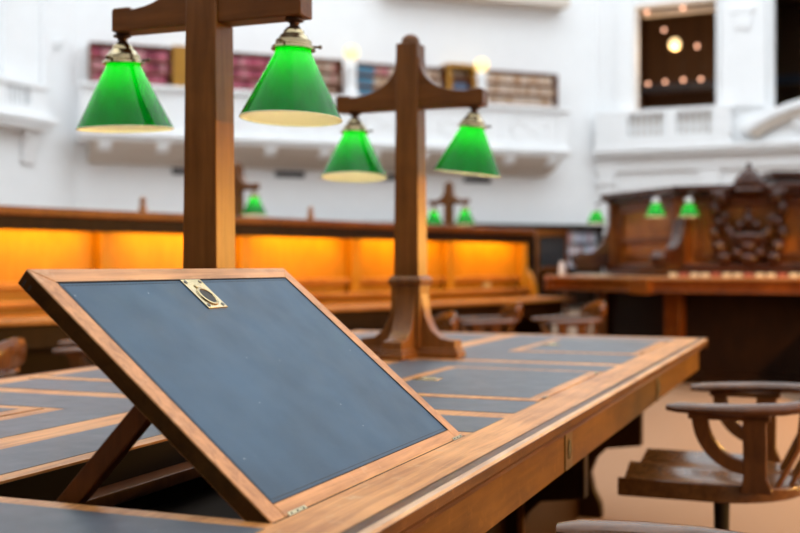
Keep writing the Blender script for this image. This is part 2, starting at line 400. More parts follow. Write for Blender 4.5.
MB().box(.05, 3.4, -.42, -.2, 4.1, 4.36).build('plinth', 'white', bal, bevel=.015)
MB().box(.05, .9, -.42, -.22, 4.36, 4.92).build('pier', 'white', bal); MB().box(1.82, 2.10, -.42, -.22, 4.36, 4.92).build('pier', 'white', bal)
MB().box(2.97, 3.4, -.42, -.22, 4.36, 4.92).build('pier', 'white', bal)
MB().box(.9, 2.97, -.205, -.2, 4.36, 4.92).build('back_board', 'soffit', bal)
for x in [.98 + i * .155 for i in range(6)] + [2.18 + i * .155 for i in range(6)]:
    MB().lathe([(.05, 4.36), (.035, 4.42), (.065, 4.55), (.03, 4.75), (.05, 4.86), (.05, 4.92)], (x, -.31, 0), 10).build('baluster', 'white', bal)
ped = thing('arched_pediment', 'curved white pediment rising behind the carved dark crest at the right', 'pediment'); setloc(ped, (AB[0], AB[1], 0), aB)
def arc(r0, r1, cx=6.0, cz=2.95, a0=30, a1=150, n=24, sx=1.45):
    pts = [(cx + sx * r1 * math.cos(R(a0 + (a1 - a0) * i / n)), cz + r1 * math.sin(R(a0 + (a1 - a0) * i / n))) for i in range(n + 1)]
    pts += [(cx + sx * r0 * math.cos(R(a1 - (a1 - a0) * i / n)), cz + r0 * math.sin(R(a1 - (a1 - a0) * i / n))) for i in range(n + 1)]
    return pts
MB().prism(arc(2.02, 2.2, a1=138), -.55, -.002, 'y').build('outer_arch', 'white', ped, bevel=.015)
MB().prism(arc(1.86, 2.02, a1=138), -.45, -.002, 'y').build('inner_arch', 'soffit', ped, bevel=.01)
MB().prism([(4.0, 4.12), (8.0, 4.12), (7.4, 4.6), (6, 4.8), (4.7, 4.6)], -.2, -.002, 'y').build('tympanum', 'white', ped)
m = MB()
for k in range(7): m.ball((5.0 + .12 * math.cos(k), -.28, 4.35 + .06 * k), (.13, .1, .1), 8, 6)
m.build('ornament', 'white', ped)
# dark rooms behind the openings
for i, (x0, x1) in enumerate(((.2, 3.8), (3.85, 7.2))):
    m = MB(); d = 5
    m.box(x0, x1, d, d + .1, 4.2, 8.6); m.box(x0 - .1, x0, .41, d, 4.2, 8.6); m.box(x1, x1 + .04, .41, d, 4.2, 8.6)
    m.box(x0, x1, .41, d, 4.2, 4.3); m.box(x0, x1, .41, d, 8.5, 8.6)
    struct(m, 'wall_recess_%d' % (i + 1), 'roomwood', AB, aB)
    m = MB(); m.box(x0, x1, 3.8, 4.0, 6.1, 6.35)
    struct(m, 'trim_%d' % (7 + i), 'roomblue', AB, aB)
m = MB(); m.box(1.0, 3.0, .65, .9, 7.62, 7.735)
struct(m, 'trim_9', 'soffit', AB, aB)
def onB(x, dep, z): return (AB[0] + x * math.cos(aB) - dep * math.sin(aB), AB[1] + x * math.sin(aB) + dep * math.cos(aB), z)
t = MB().prism([(4.95 + .35 * 0 + .03 * math.cos(q), .8 + q * .02) for q in range(2)] + [(5.6, .84), (5.6, .80)], 5.0, 7.0).build('curtain', 'cream2'); setloc(t, (AB[0], AB[1], 0), aB)
tag(t, 'tan hanging curtain in the dark opening at the right edge', 'curtain')
t = thing('pendant_lamp', 'large warm globe pendant hanging in the dark upper opening at right', 'lamp', onB(1.74, 1.3, 6.78), aB)
lp = bpy.data.lights.new('globe_light', 'POINT'); lp.energy = 30; lp.color = (1, .66, .36); lp.shadow_soft_size = .17
lo = bpy.data.objects.new('globe_light', lp); C.objects.link(lo); lo.parent = t; lo.location = (0, 0, -.2)
MB().ball((0, 0, 0.17), .15, 20, 12).build('globe', 'globe', t); MB().lathe([(.012, .33), (.012, 1.93)], n=8).build('cord', 'iron', t)
spots = ((1.27, 7.9, 'left end of the top pair'), (2.36, 8.05, 'right one of the top pair'), (1.85, 7.25, 'just above left of the big globe'), (2.85, 6.75, 'just right of the big globe'),
         (1.5, 5.75, 'leftmost of the low row of four'), (2.0, 5.78, 'second from left of the low row of four'), (2.5, 5.80, 'third from left of the low row of four'), (3.05, 5.82, 'rightmost of the low row of four'))
sp2 = [(647, 12), (683, 8), (664, 30), (697, 46), (648, 84), (665, 82), (683, 80), (701, 79)]
for k, (x, z, dp) in enumerate(((1.18, 7.68, 0.5), (2.1, 7.69, 0.5), (1.07, 7.75, 0), (2.09, 7.1, 0), (0.6, 6.28, 0), (1.02, 6.35, 0), (1.64, 6.27, 0), (2.07, 6.31, 0))):
    t = thing('downlight', 'small copper lamp in the dark opening, ' + spots[k][2], 'lamp', onB(x, dp or 2.6 + .3 * (k % 3) + (.4 if k > 3 else 0), z), aB, 'small lamps in the dark opening')
    MB().ball((0, 0, 0), .05, 10, 7).build('globe', 'spot', t)
    MB().lathe([(.01, .04), (.01, (7.735 if dp else 8.5) - z)], n=6).build('cord', 'iron', t)
# ---- wall C (left): small balcony with cornice and bracket, a wall lamp
wb = thing('wall_balcony', 'white balcony with cornice and scroll brackets at the far left edge', 'balcony'); setloc(wb, (AC[0], AC[1], 0), aC)
MB().box(-6.5, -1.05, -.5, -.002, 4.03, 4.16).box(-6.5, -1.15, -.42, -.002, 3.9, 4.03).build('cornice', 'white', wb, bevel=.02)
MB().box(-6.5, -1.25, -.4, -.002, 4.16, 4.35).build('plinth', 'white', wb)
MB().box(-6.5, -1.25, -.42, -.2, 4.72, 4.84).build('handrail', 'white', wb, bevel=.02)
for x in (-1.55, -2.6, -3.9): MB().box(x - .2, x + .2, -.38, -.22, 4.35, 4.72).build('pier', 'white', wb)
for x in [-1.9 - .13 * i for i in range(4)] + [-3.0 - .13 * i for i in range(5)]:
    MB().lathe([(.04, 4.35), (.03, 4.42), (.055, 4.5), (.03, 4.65), (.04, 4.72)], (x, -.3, 0), 8).build('baluster', 'white', wb)
for x in (-1.5, -3.4):
    MB().prism([(-.002, 3.2), (-.08, 3.22), (-.10, 3.4), (-.18, 3.62), (-.24, 3.9), (-.002, 3.9)], x - .17, x + .17, 'x').build('bracket', 'white', wb, bevel=.02)
wallpart('trim_10', 'white', AC, aC, (-1.1, -.95, -.1, -.001, 4.2, 9), (-2.2, -2.0, -.1, -.001, 4.2, 9), (-1.2, 0, -.05, -.001, 2.1, 2.2))
t = thing('wall_light', 'small grey wall light on the white wall at upper left', 'lamp'); setloc(t, (AC[0], AC[1], 5.9), aC)
t.location = (AC[0] - .62 * math.cos(aC), AC[1] - .62 * math.sin(aC), 5.86)
MB().box(-.07, .07, -.05, -.001, -.1, .08).build('back_plate', 'white', t); MB().tube([(0, -.05, 0), (0, -.22, .03), (0, -.3, .06)], .04, n=8).build('arm', 'white', t)

# ================================================================ the near reading table
OX, OY, TH = .4776, 2.627, .78
TA = R(-21.5)
tb = thing('reading_table', 'long oak reading table inlaid with blue leather panels, nearest the camera', 'table', (OX, OY, 0), TA)
def T(x, y, z): return (-x, y, z + TH)          # (v, u, z above top) -> table local
UN, UF, VW = -2.75, 2.43, 1.70
W0, W1, V0, V1 = -1.402, -.640, .128, .632      # the open well
m = MB(T)
for bx in ((.03, VW - .03, W1, UF - .03), (.03, VW - .03, UN, W0), (.03, V0, W0, W1), (V1, VW - .03, W0, W1)): m.box(bx[0], bx[1], bx[2], bx[3], -.045, 0)
m.build('tabletop', 'top', tb)
nose = [(.032, 0), (.012, 0), (.004, -.002), (0, -.007), (0, -.022), (.004, -.027), (.009, -.029), (.012, -.034), (.019, -.038), (.021, -.046), (.032, -.046)]
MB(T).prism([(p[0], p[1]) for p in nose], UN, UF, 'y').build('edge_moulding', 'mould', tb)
MB(T).prism([(.012, -.004), (.0115, .0004), (.0035, -.0018), (.0006, -.0060), (.003, -.006)], UN, UF, 'y').build('worn_lip_highlight', 'lip', tb, label='pale worn rounded lip with painted highlight')
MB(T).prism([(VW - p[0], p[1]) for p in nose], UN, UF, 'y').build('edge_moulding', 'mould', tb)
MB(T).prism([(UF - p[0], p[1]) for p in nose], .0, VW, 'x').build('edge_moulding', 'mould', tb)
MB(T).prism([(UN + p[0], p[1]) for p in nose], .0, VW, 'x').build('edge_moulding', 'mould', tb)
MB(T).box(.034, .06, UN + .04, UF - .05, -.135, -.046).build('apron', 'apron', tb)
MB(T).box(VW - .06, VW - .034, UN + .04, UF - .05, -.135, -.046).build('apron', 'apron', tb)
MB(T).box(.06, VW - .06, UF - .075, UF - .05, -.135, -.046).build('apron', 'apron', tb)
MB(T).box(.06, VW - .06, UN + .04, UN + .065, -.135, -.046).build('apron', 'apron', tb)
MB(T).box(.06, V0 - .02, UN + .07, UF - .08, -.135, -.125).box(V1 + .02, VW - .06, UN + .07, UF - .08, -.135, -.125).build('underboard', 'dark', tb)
# seams between drawer fronts + lock plates
for u in (-.226, 1.129, -1.58):
    MB(T).box(.0325, .036, u - .001, u + .001, -.134, -.047).build('seam', 'gap', tb)
for u in (-.19, 1.165, -1.545):
    e = MB(T).box(.0315, .036, u - .034, u + .034, -.134, -.05).build('escutcheon', 'plate_wood', tb, bevel=.001, label='wooden lock plate')
    k = MB(T); k.prism([(u + .013 * math.cos(t * math.pi / 10), -.090 + .021 * math.sin(t * math.pi / 10)) for t in range(20)], .0295, .033, 'x'); k.build('keyhole', 'hole', e)
    k = MB(T); k.prism([(u + .016 * math.cos(t * math.pi / 10), -.090 + .024 * math.sin(t * math.pi / 10)) for t in range(20)], .0303, .0325, 'x'); k.build('key_ring', 'brassd', e)
# leather panels between the oak strips
def panel(v0, v1, u0, u1):
    MB(T).box(v0, v1, u0, u1, -.001, .0008).build('leather_panel', 'leather2', tb, smooth=False)
CEN = 1.745
def both(v0, v1, u0, u1):
    panel(v0, v1, u0, u1); panel(max(.92, CEN - v1), min(1.58, CEN - v0), u0, u1)
both(.125, .83, -2.6, -2.3)
both(.125, .83, -1.65, -1.435)
panel(.668, .83, -1.435, -.60)
panel(.92, 1.08, -1.435, -.60)
both(.125, .83, -.60, -.39)
both(.125, .83, -.31, -.09)
both(.622, .83, -.09, .70)
both(.125, .83, .70, .86)
panel(.125, .80, .86, .90)
both(.125, .83, .985, 1.36)
both(.622, .83, 1.36, 2.13)
both(.125, .83, 2.13, 2.31)
def latch(par, F, a, b, n0=0):
    """brass finger-pull plate; F maps (a, b, n) into the parent's space; centre a, b"""
    def G(x, y, z): return F(a + x, b + y, n0 + z)
    pl = MB(G).box(-.030, .030, -.036, .036, -.001, .0022).build('latch_plate', 'brass', par, bevel=.0006)
    cy = -.008
    ring = []
    m = MB(G); n, q = 28, 8; vs = []
    for i in range(n):
        t = 2 * math.pi * i / n
        for j in range(q):
            p = 2 * math.pi * j / q; r_ = .0185 + .003 * math.cos(p)
            vs.append((r_ * math.cos(t), cy + r_ * 1.05 * math.sin(t), .0022 + .003 * math.sin(p)))
    m.add(vs, [(i * q + j, ((i + 1) % n) * q + j, ((i + 1) % n) * q + (j + 1) % q, i * q + (j + 1) % q) for i in range(n) for j in range(q)])
    m.build('pull_ring', 'brass', pl)
    MB(G).lathe([(.0165, .0018), (.0165, .0030)], (0, cy, 0), 24).build('finger_hole', 'hole', pl)
    m = MB(G)
    for sx in (-1, 1):
        for sy in (-1, 1): m.lathe([(.0036, .002), (.0036, .0031)], (sx * .022, sy * .029, 0), 10)
    m.build('screw', 'screw', pl)
    MB(G).box(-.008, .006, .014, .021, .002, .0042).build('latch_tongue', 'brass', pl, bevel=.001)
# closed lids
def closed_lid(u0, u1, mirror=False):
    vv = (lambda v: CEN - v) if mirror else (lambda v: v)
    v0, v1 = sorted((vv(.13), vv(.617)))
    MB(T).box(v0 - .002, v1 + .002, u0 - .002, u1 + .002, -.002, .0006).build('lid_gap', 'gap', tb)
    l = MB(T).box(v0, v1, u0, u1, -.001, .0022).build('desk_lid', 'top', tb, bevel=.0008)
    a0, a1 = sorted((vv(.160), vv(.577)))
    MB(T).box(a0, a1, u0 + .045, u1 - .035, .001, .0028).build('leather_panel', 'leather2', l, smooth=False)
    F = (lambda a, b, n: T(CEN - b, a, n)) if mirror else (lambda a, b, n: T(b, a, n))
    latch(l, F, (u0 + u1) / 2 - .02, .540, .0026)
    for u in (u0 + .05, u1 - .09): MB(T).box(vv(.13) - .006, vv(.13) + .006, u, u + .05, .001, .0032).build('hinge', 'brass', l)
closed_lid(-.09, .68); closed_lid(1.36, 2.13)
closed_lid(-1.385, -.62, True); closed_lid(-.09, .68, True); closed_lid(1.36, 2.13, True)
# the open well
m = MB(T); t_ = .014; zd = -.118
m.box(V0, V1, W0, W1, zd - .01, zd)
m.box(V0 - t_, V0, W0 - t_, W1 + t_, zd, -.045); m.box(V1, V1 + t_, W0 - t_, W1 + t_, zd, -.045)
m.box(V0, V1, W0 - t_, W0, zd, -.045); m.box(V0, V1, W1, W1 + t_, zd, -.045)
m.box(V1 - .003, V1 - .0005, W0, W1, zd, -.004); m.box(V0, V1, W1 - .003, W1 - .0005, zd, -.004)
m.build('well', 'inner', tb)
MB(T).box(V1 - .05, V1 - .003, W0 + .004, W1 - .004, -.075, -.052).build('well_ledge', 'strut', tb, bevel=.002)
# raised lid
LA, LB, LT, th = .757, .494, .026, R(39.8)
def FL(a, b, n):
    return T(.130 + b * math.cos(th) - n * math.sin(th), -1.405 + a, b * math.sin(th) + n * math.cos(th))
sw, tw, bw = .036, .030, .025
lid = bpy.data.objects.new('desk_lid', None); C.objects.link(lid); lid.parent = tb; lid['label'] = 'raised sloping lid, propped open on a wooden strut'
m = MB(FL).prism([(sw, 0), (LA - sw, 0), (LA - sw, bw), (sw, bw)], -LT, 0)
m.build('hinge_rail', 'lidwood', lid, bevel=.0016)
MB(FL).prism([(0, LB), (LA, LB), (LA - sw, LB - tw), (sw, LB - tw)], -LT, 0).build('top_rail', 'lidwood', lid, bevel=.0016)
MB(FL).prism([(0, 0), (sw, 0), (sw, LB - tw), (0, LB)], -LT, 0).build('side_rail', 'lidwoodx', lid, bevel=.0016)
MB(FL).prism([(LA, 0), (LA - sw, 0), (LA - sw, LB - tw), (LA, LB)], -LT, 0).build('side_rail', 'lidwoodx', lid, bevel=.0016)
MB(FL).box(-.0012, .0002, .002, LB - .002, -LT + .002, -.002).build('edge_shade_band', 'edge', lid)  # thin dark sheet painting the shade on the near lid side
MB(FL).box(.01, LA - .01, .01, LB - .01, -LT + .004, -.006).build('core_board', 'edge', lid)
lea = MB(FL).box(sw - .002, LA - sw + .002, bw - .002, LB - tw + .002, -.006, -.0012).build('leather_panel', 'leather', lid, smooth=False)
m = MB(FL)
for q in (.006, ):
    a0, a1, b0, b1 = sw + q, LA - sw - q, bw + q, LB - tw - q
    k = a0
    while k < a1:
        m.box(k, min(a1, k + .006), b1 - .0004, b1 + .0004, -.0014, -.0008); k += .009
    m.box(a0, a1, b0 - .0004, b0 + .0004, -.0014, -.0009); m.box(a0 - .0004, a0 + .0004, b0, b1, -.0014, -.0009)
m.build('stitching', 'stitch', lea)
m = MB(FL)
for bx in ((sw - .0016, LA - sw + .0016, bw - .0016, bw + .0002), (sw - .0016, LA - sw + .0016, LB - tw - .0002, LB - tw + .0016)): m.box(*bx, -.003, .0003)
for a_ in (sw - .0016, LA - sw - .0002): m.box(a_, a_ + .0018, bw, LB - tw, -.003, .0003)
m.build('inlay_groove', 'gap', lid)
m = MB(FL)
for b_ in (LB - .012, LB - .024): m.box(-.0018, -.0010, b_, b_ + .004, -.021, -.012)
m.build('finger_joint', 'gap', lid)
latch(lid, FL, .374, LB - tw - .036, -.0012)
# hinge seam and two brass hinges
MB(T).box(.1275, .1305, -1.405, -.645, -.012, .0004).build('hinge_seam', 'gap', tb)
for a_ in (.045, .70):
    h = MB(FL).box(a_, a_ + .05, -.004, .005, -.002, .0012).build('hinge', 'brass', lid, bevel=.0005)
    m = MB(FL)
    for k in (.008, .025, .042): m.lathe([(.0015, .001), (.0015, .0018)], (a_ + k, .0015, 0), 8)
    m.build('screw', 'hole', h)
# strut
def strut_pts(v, z): return (v, z)
pth = Vector((.322, .143)); pbt = Vector((.525, -.075)); d = (pbt - pth).normalized(); nrm = Vector((d.y, -d.x)) * .0145
m = MB(T); poly = [tuple(pth + nrm + d * .012), tuple(pth + nrm * .3 - d * .012), tuple(pth - nrm), tuple(pbt - nrm), tuple(pbt + nrm)]
m.prism(poly, -1.385, -1.362, 'y'); m.build('lid_strut', 'strut', tb, bevel=.002)
MB(T).prism([(.285, .112), (.345, .155), (.352, .128), (.30, .100)], -1.36, -1.30, 'y').build('strut_block', 'strut', tb, bevel=.002)
# supports under the table
def support(u0, u1, mat='dark'):
    prof = []
    side = [(.25, -.135), (.25, -.455), (.40, -.475), (.445, -.52), (.47, -.585), (.455, -.66), (.425, -.72), (.42, -.78)]
    poly = side + [(VW - p[0], p[1]) for p in side[::-1]]
    return MB(T).prism(poly, u0, u1, 'y').build('support_panel', mat, tb, bevel=.006)
support(2.16, 2.22); support(1.0, 1.06); support(-.36, -.30); support(-1.75, -1.69); support(-2.6, -2.54)
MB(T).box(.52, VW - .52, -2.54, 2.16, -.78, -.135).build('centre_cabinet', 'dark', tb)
MB(T).box(.455, .475, 1.0 - .012, 1.0, -.78, -.48).build('support_edge', 'apron', tb)

# ================================================================ lamp posts
def lamp_post(name, label, loc, rz, arm=.0, off=(.225, .238), half_arm=.28, tilts=((0, 0), (0, 0)), dim=1, seg=40, power=.42, base=True, group=None):
    """post standing on a table: local x = along the cross arm, z = 0 at the table top; arm raises the whole head"""
    t = thing('lamp_post', label, 'lamp', loc, rz, group)
    h = .98 + arm
    # base
    if base:
        b_ = MB()
        F = [(.03, .235), (.052, .235), (.058, .19), (.068, .14), (.09, .095), (.125, .068), (.165, .062), (.178, .062), (.178, .03), (.03, .03)]
        for k in range(4):
            ca, sa = math.cos(k * math.pi / 2), math.sin(k * math.pi / 2)
            m2 = MB(lambda x, y, z, ca=ca, sa=sa: (x * ca - y * sa, x * sa + y * ca, z)); m2.prism(F, -.036, .036, 'y')
            b_.add(m2.v, m2.f)
        b_.build('foot', 'post', t, bevel=.003)
        b_ = MB(); q = .044; e = .192
        cross = [(q, q), (q, e), (-q, e), (-q, q), (-e, q), (-e, -q), (-q, -q), (-q, -e), (q, -e), (q, -q), (e, -q), (e, q)]
        b_.prism(cross, .0, .022); q = .040; e = .185
        cross = [(q, q), (q, e), (-q, e), (-q, q), (-e, q), (-e, -q), (-q, -q), (-q, -e), (q, -e), (q, -q), (e, -q), (e, q)]
        b_.prism(cross, .022, .034); b_.build('plinth', 'post', t, bevel=.004)
        MB().box(-.054, .054, -.054, .054, .034, .255).build('base_block', 'post', t, bevel=.004)
        MB().lathe([(.080, .250), (.088, .262), (.088, .272), (.072, .285)], n=4, T=lambda x, y, z: ((x - y) * .7071, (x + y) * .7071, z)).build('collar', 'post', t, bevel=.003)
    # tapered shaft with a rounded cap
    def sh(w0, w1, z0, z1, m2):
        m2.lathe([(w0 * .7071 * 2, z0), (w1 * .7071 * 2, z1)], n=4, T=lambda x, y, z: ((x - y) * .7071, (x + y) * .7071, z))
    m2 = MB(); sh(.0465, .0400, .26 if base else .0, 1.125 + arm, m2)
    m2.build('post', 'post', t, bevel=.003)
    m2 = MB(); m2.lathe([(.033, 1.125 + arm), (.033, 1.137 + arm), (.028, 1.150 + arm), (.016, 1.160 + arm), (.004, 1.163 + arm)], n=20); m2.build('finial', 'post', t)
    # cross arm
    zb = .895 + arm; pts = []
    half = [(0.0, .0), (half_arm, .0), (half_arm, .052), (half_arm - .006, .058), (half_arm - .05, .058), (half_arm - .057, .050)]
    cur = []
    for i in range(1, 13):
        q = i / 12 * math.pi / 2
        cur.append((.045 + .165 * (1 - math.sin(q)), .052 + .115 * (1 - math.cos(q))))
    half += cur + [(.045, .18)]
    right = [(x, z + zb) for x, z in half[1:]]; left = [(-x, z) for x, z in right[::-1]]
    MB().prism(right + left, -.032, .032, 'y').build('cross_arm', 'arm', t, bevel=.003)
    for k, sx in enumerate((-1, 1)):
        tx, ty = tilts[k]
        top = Vector((sx * off[k], 0, zb))
        rot = Matrix.Rotation(R(tx), 3, 'X') @ Matrix.Rotation(R(ty), 3, 'Y')
        def hang(o):
            o.location = top; o.rotation_euler = rot.to_euler(); return o
        hang(MB().lathe([(.016, .001), (.022, -.003), (.022, -.007), (.012, -.011), (.011, -.018), (.018, -.024), (.020, -.027)], n=20).build('pendant_stem', 'bronze', t))
        fit = hang(MB().lathe([(.014, -.024), (.020, -.026), (.024, -.030), (.026, -.038), (.032, -.041), (.037, -.050), (.042, -.053), (.044, -.064), (.051, -.068), (.052, -.074), (.045, -.076)], n=28).build('brass_fitter', 'brass', t))
        for q in range(3):
            an = q * 2.094 + .5; sc_ = MB()
            sc_.tube([(.044 * math.cos(an), .044 * math.sin(an), -.064), (.062 * math.cos(an), .062 * math.sin(an), -.064)], [.003, .003], n=8)
            sc_.ball((.062 * math.cos(an), .062 * math.sin(an), -.064), .005, 8, 6)
            sc_.build('thumb_screw', 'brassd', fit)
        prof = [(.0420, -.074), (.0425, -.080), (.0470, -.089), (.1170, -.229), (.1190, -.2335)]
        sm = MB(); sm.lathe(prof, n=seg, cap=False)
        # outward-facing winding so that the outside is the front face
        sm.f = [tuple(reversed(f)) for f in sm.f]
        s_ = sm.build('lamp_shade', 'shade', t, open=True, label='green glass shade, white inside'); hang(s_)
        rim = MB(); n = seg; vs = []
        for i in range(n):
            an = 2 * math.pi * i / n
            for j in range(6):
                p = 2 * math.pi * j / 6; r_ = .1183 + .0017 * math.cos(p)
                vs.append((r_ * math.cos(an), r_ * math.sin(an), -.2342 + .0016 * math.sin(p)))
        rim.add(vs, [(i * 6 + j, ((i + 1) % n) * 6 + j, ((i + 1) % n) * 6 + (j + 1) % 6, i * 6 + (j + 1) % 6) for i in range(n) for j in range(6)])
        rim.build('shade_rim', 'opal', s_)
        hang(MB().lathe([(.014, -.074), (.014, -.09), (.018, -.11), (.024, -.128), (.018, -.146), (.004, -.152)], n=16).build('bulb', 'bulb', t))
        lp = bpy.data.lights.new('bulb_light', 'POINT'); lp.energy = power; lp.color = (1, .86, .55); lp.shadow_soft_size = .026
        lo = bpy.data.objects.new('bulb_light', lp); C.objects.link(lo); lo.parent = t
        lo.location = top + rot @ Vector((0, 0, -.125))
    return t
M['opal'] = plain('opal_edge', (.85, .88, .62), .2)
def tw_(u, v):
    return (OX + math.sin(-TA) * u - math.cos(TA) * v, OY + math.cos(TA) * u + math.sin(-TA) * v)
p1 = tw_(-.330, .875); p2 = tw_(1.02, .875)
lamp_post('lamp_post', 'tall oak lamp post with two green shades, behind the raised lid', (p1[0], p1[1], TH + .0008), TA, 0, (.250, .228), .259, ((3.5, 0), (-1.5, 1.5)))
lamp_post('lamp_post', 'oak lamp post with two green shades and flared foot, at the middle', (p2[0], p2[1], TH + .0008), TA, -.022, (.215, .238), .277, ((-4, -1), (1.5, 7.5)))

# ================================================================ second table with an amber-lit partition
PA = math.atan2(.757, .653); PP = (-1.98, 5.45)
pt = thing('partition_desk', 'long desk with a wooden partition lit amber from under its top rail', 'desk', (PP[0] * 1.33, PP[1] * 1.33, 1.1 - 1.1 * 1.33), PA)
pt.scale = (1.33, 1.33, 1.33)
ZF = .363 / 1.33 + .0002
# local: x along the partition, -y towards the camera
XE = 4.54
MB().box(-3.0, XE, 0, .05, .80, 1.33).build('partition_board', 'panel', pt)
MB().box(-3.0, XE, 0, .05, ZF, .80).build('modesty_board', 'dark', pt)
MB().box(-3.0, XE - .10, -.20, .2, 1.345, 1.39).build('top_rail', 'rich', pt, bevel=.008)
MB().box(-3.0, XE - .10, -.19, -.165, 1.275, 1.345).build('fascia', 'dark', pt)
MB().box(-3.0, XE, -.045, -.001, .985, 1.02).build('panel_rail', 'desk', pt, bevel=.006)
MB().box(-3.0, XE, -.09, -.001, .895, .925).build('ledge', 'desk', pt, bevel=.008)
bays = [-2.38, -1.38, -.40, .58, 1.55, 2.52, 3.54, XE - .04]
for x in bays: MB().box(x - .04, x + .04, -.06, -.001, .925, 1.345).build('pilaster', 'panel', pt, bevel=.006)
for i in range(len(bays) - 1):
    x0, x1 = bays[i] + .1, bays[i + 1] - .1
    MB().tube([(x0 + .1, -.13, 1.322), (x1 - .1, -.13, 1.322)], .011, n=8).build('light_tube', 'tube', pt)
    lp = bpy.data.lights.new('strip_light', 'AREA'); lp.shape = 'RECTANGLE'; lp.size = x1 - x0; lp.size_y = .05; lp.energy = 3.6; lp.color = (1.0, .49, .02)
    lo = bpy.data.objects.new('strip_light', lp); C.objects.link(lo); lo.parent = pt
    lo.location = ((x0 + x1) / 2, -.13, 1.308); lo.rotation_euler = (R(25), 0, 0)
for x in (.28, 4.05): MB().box(x - .05, x + .05, -.012, -.001, .935, .98).build('outlet_plate', 'plate', pt)
# desk surface, slightly wedge shaped
dk = [(-3.0, -.001), (XE, -.001), (XE, -.5), (2.4, -.56), (-.3, -.52), (-3.0, -.5)]
MB().prism(dk, .83, .86).build('desk_top', 'desk', pt, bevel=.008)
MB().prism([(-2.9, -.05), (XE - .1, -.05), (XE - .1, -.45), (2.4, -.52), (-.3, -.46), (-2.9, -.44)], .72, .82).build('apron', 'dark', pt)
for x in (-2.4, -.4, 1.5, 3.4, XE - .2): MB().box(x - .03, x + .03, -.4, -.05, ZF, .72).build('leg', 'dark', pt)
MB().box(-3.0, XE, .05, .22, .82, .86).build('desk_top', 'desk', pt)
MB().prism([(-.01, .60), (-.01, 1.10), (-.07, 1.04), (-.12, .92), (-.14, .60)], XE, XE + .05, 'x').build('end_bracket', 'panel', pt, bevel=.005)
for x in (2.32, 1.02): 
    MB().lathe([(.022, 1.39), (.022, 1.43), (.012, 1.445), (.02, 1.465), (.006, 1.485)], (x - .17, 0, 0), 10).build('finial', 'desk', pt)
sl = thing('notice_board', 'dark slate board in a wooden frame, just past the end of the lit partition', 'board', (1.75, 12.6, 0), R(6))
MB().box(-.14, .14, -.02, .02, 1.09, 1.44).build('board', 'slate', sl); MB().box(-.20, .16, -.04, .03, 1.44, 1.52).build('top_rail', 'rich', sl)
for x in (-.2, .14): MB().box(x, x + .03, -.03, .03, 0, 1.44).build('post', 'rich', sl)
MB().box(-.2, .17, -.25, .25, 0, .05).build('foot', 'rich', sl)
MB().box(-.14, .14, -.03, .03, 1.04, 1.09).build('bottom_rail', 'rich', sl)

pt2 = copy_tree(pt); pt2['label'] = 'matching amber-lit partition desk on the right, outside the picture'; pt2.location = (4.55, 5.6, pt.location.z); pt2.rotation_euler = (0, 0, R(-90))
for o_ in pt2.children:
    if o_.type == 'LIGHT':      # these tubes hang a little lower and shine out across the aisle
        o_.data = o_.data.copy(); o_.data.energy = 26; o_.data.color = (1, .50, .10)
        o_.location.z = 1.2725; o_.location.y = -.14; o_.data.size_y = .006; o_.rotation_euler = (R(-62), 0, 0)
# third table behind the partition, carrying two more lamp posts
a3 = math.atan2(2.3, 2.06)
t3 = thing('reading_table', 'further reading table mostly hidden behind the lit partition', 'table', (-.47, 11.45, 0), a3)
MB().box(-3.2, 2.3, -.4, .6, .74, .78).build('tabletop', 'desk', t3, bevel=.006)
MB().box(-3.1, 2.2, -.35, -.32, .62, .74).build('apron', 'rich', t3)
for x in (-2.9, 0, 2.0): MB().box(x - .03, x + .03, -.3, .45, 0, .74).build('support_panel', 'dark', t3)
lamp_post('lamp_post', 'distant lamp post with green shade rising just right of the tall near post', (-1.52, 10.3, .78), a3 - R(90), .13, seg=20, power=.8)
lamp_post('lamp_post', 'distant lamp post with two green shades, just right of the middle post', (.56, 12.6, .78), a3 - R(90), .13, seg=20, power=1.3)

# ================================================================ central staff desk (octagonal)
DC = Vector((3.88, 11.6))
da = math.atan2(-.6807, -.7325)             # direction of the vertex that faces the camera's left
def octo(r, ang=0): return [(r * math.cos(da + i * math.pi / 4), r * math.sin(da + i * math.pi / 4)) for i in range(8)]
ds = thing('staff_desk', 'octagonal carved staff desk with a high panelled screen, right background', 'desk', (DC.x, DC.y, 0))
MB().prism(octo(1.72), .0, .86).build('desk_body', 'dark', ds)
MB().prism(octo(1.78), .0, .10).build('plinth', 'dark', ds)
MB().prism(octo(2.30), .88, .965).build('counter_apron', 'rich', ds, bevel=.01)
MB().prism(octo(2.36), .965, 1.0).build('counter_top', 'desk', ds, bevel=.012)
MB().prism(octo(2.33), .855, .88).build('counter_moulding', 'rich', ds, bevel=.01)
MB().prism(octo(1.72), 1.0, 1.12).build('screen_plinth', 'carve', ds, bevel=.01)
MB().prism(octo(1.60), 1.12, 1.76).build('screen', 'screen', ds)
MB().prism(octo(1.70), 1.755, 1.80).build('cornice', 'carve', ds, bevel=.01)
MB().prism(octo(1.76), 1.80, 1.86).build('cornice', 'carve', ds, bevel=.012)
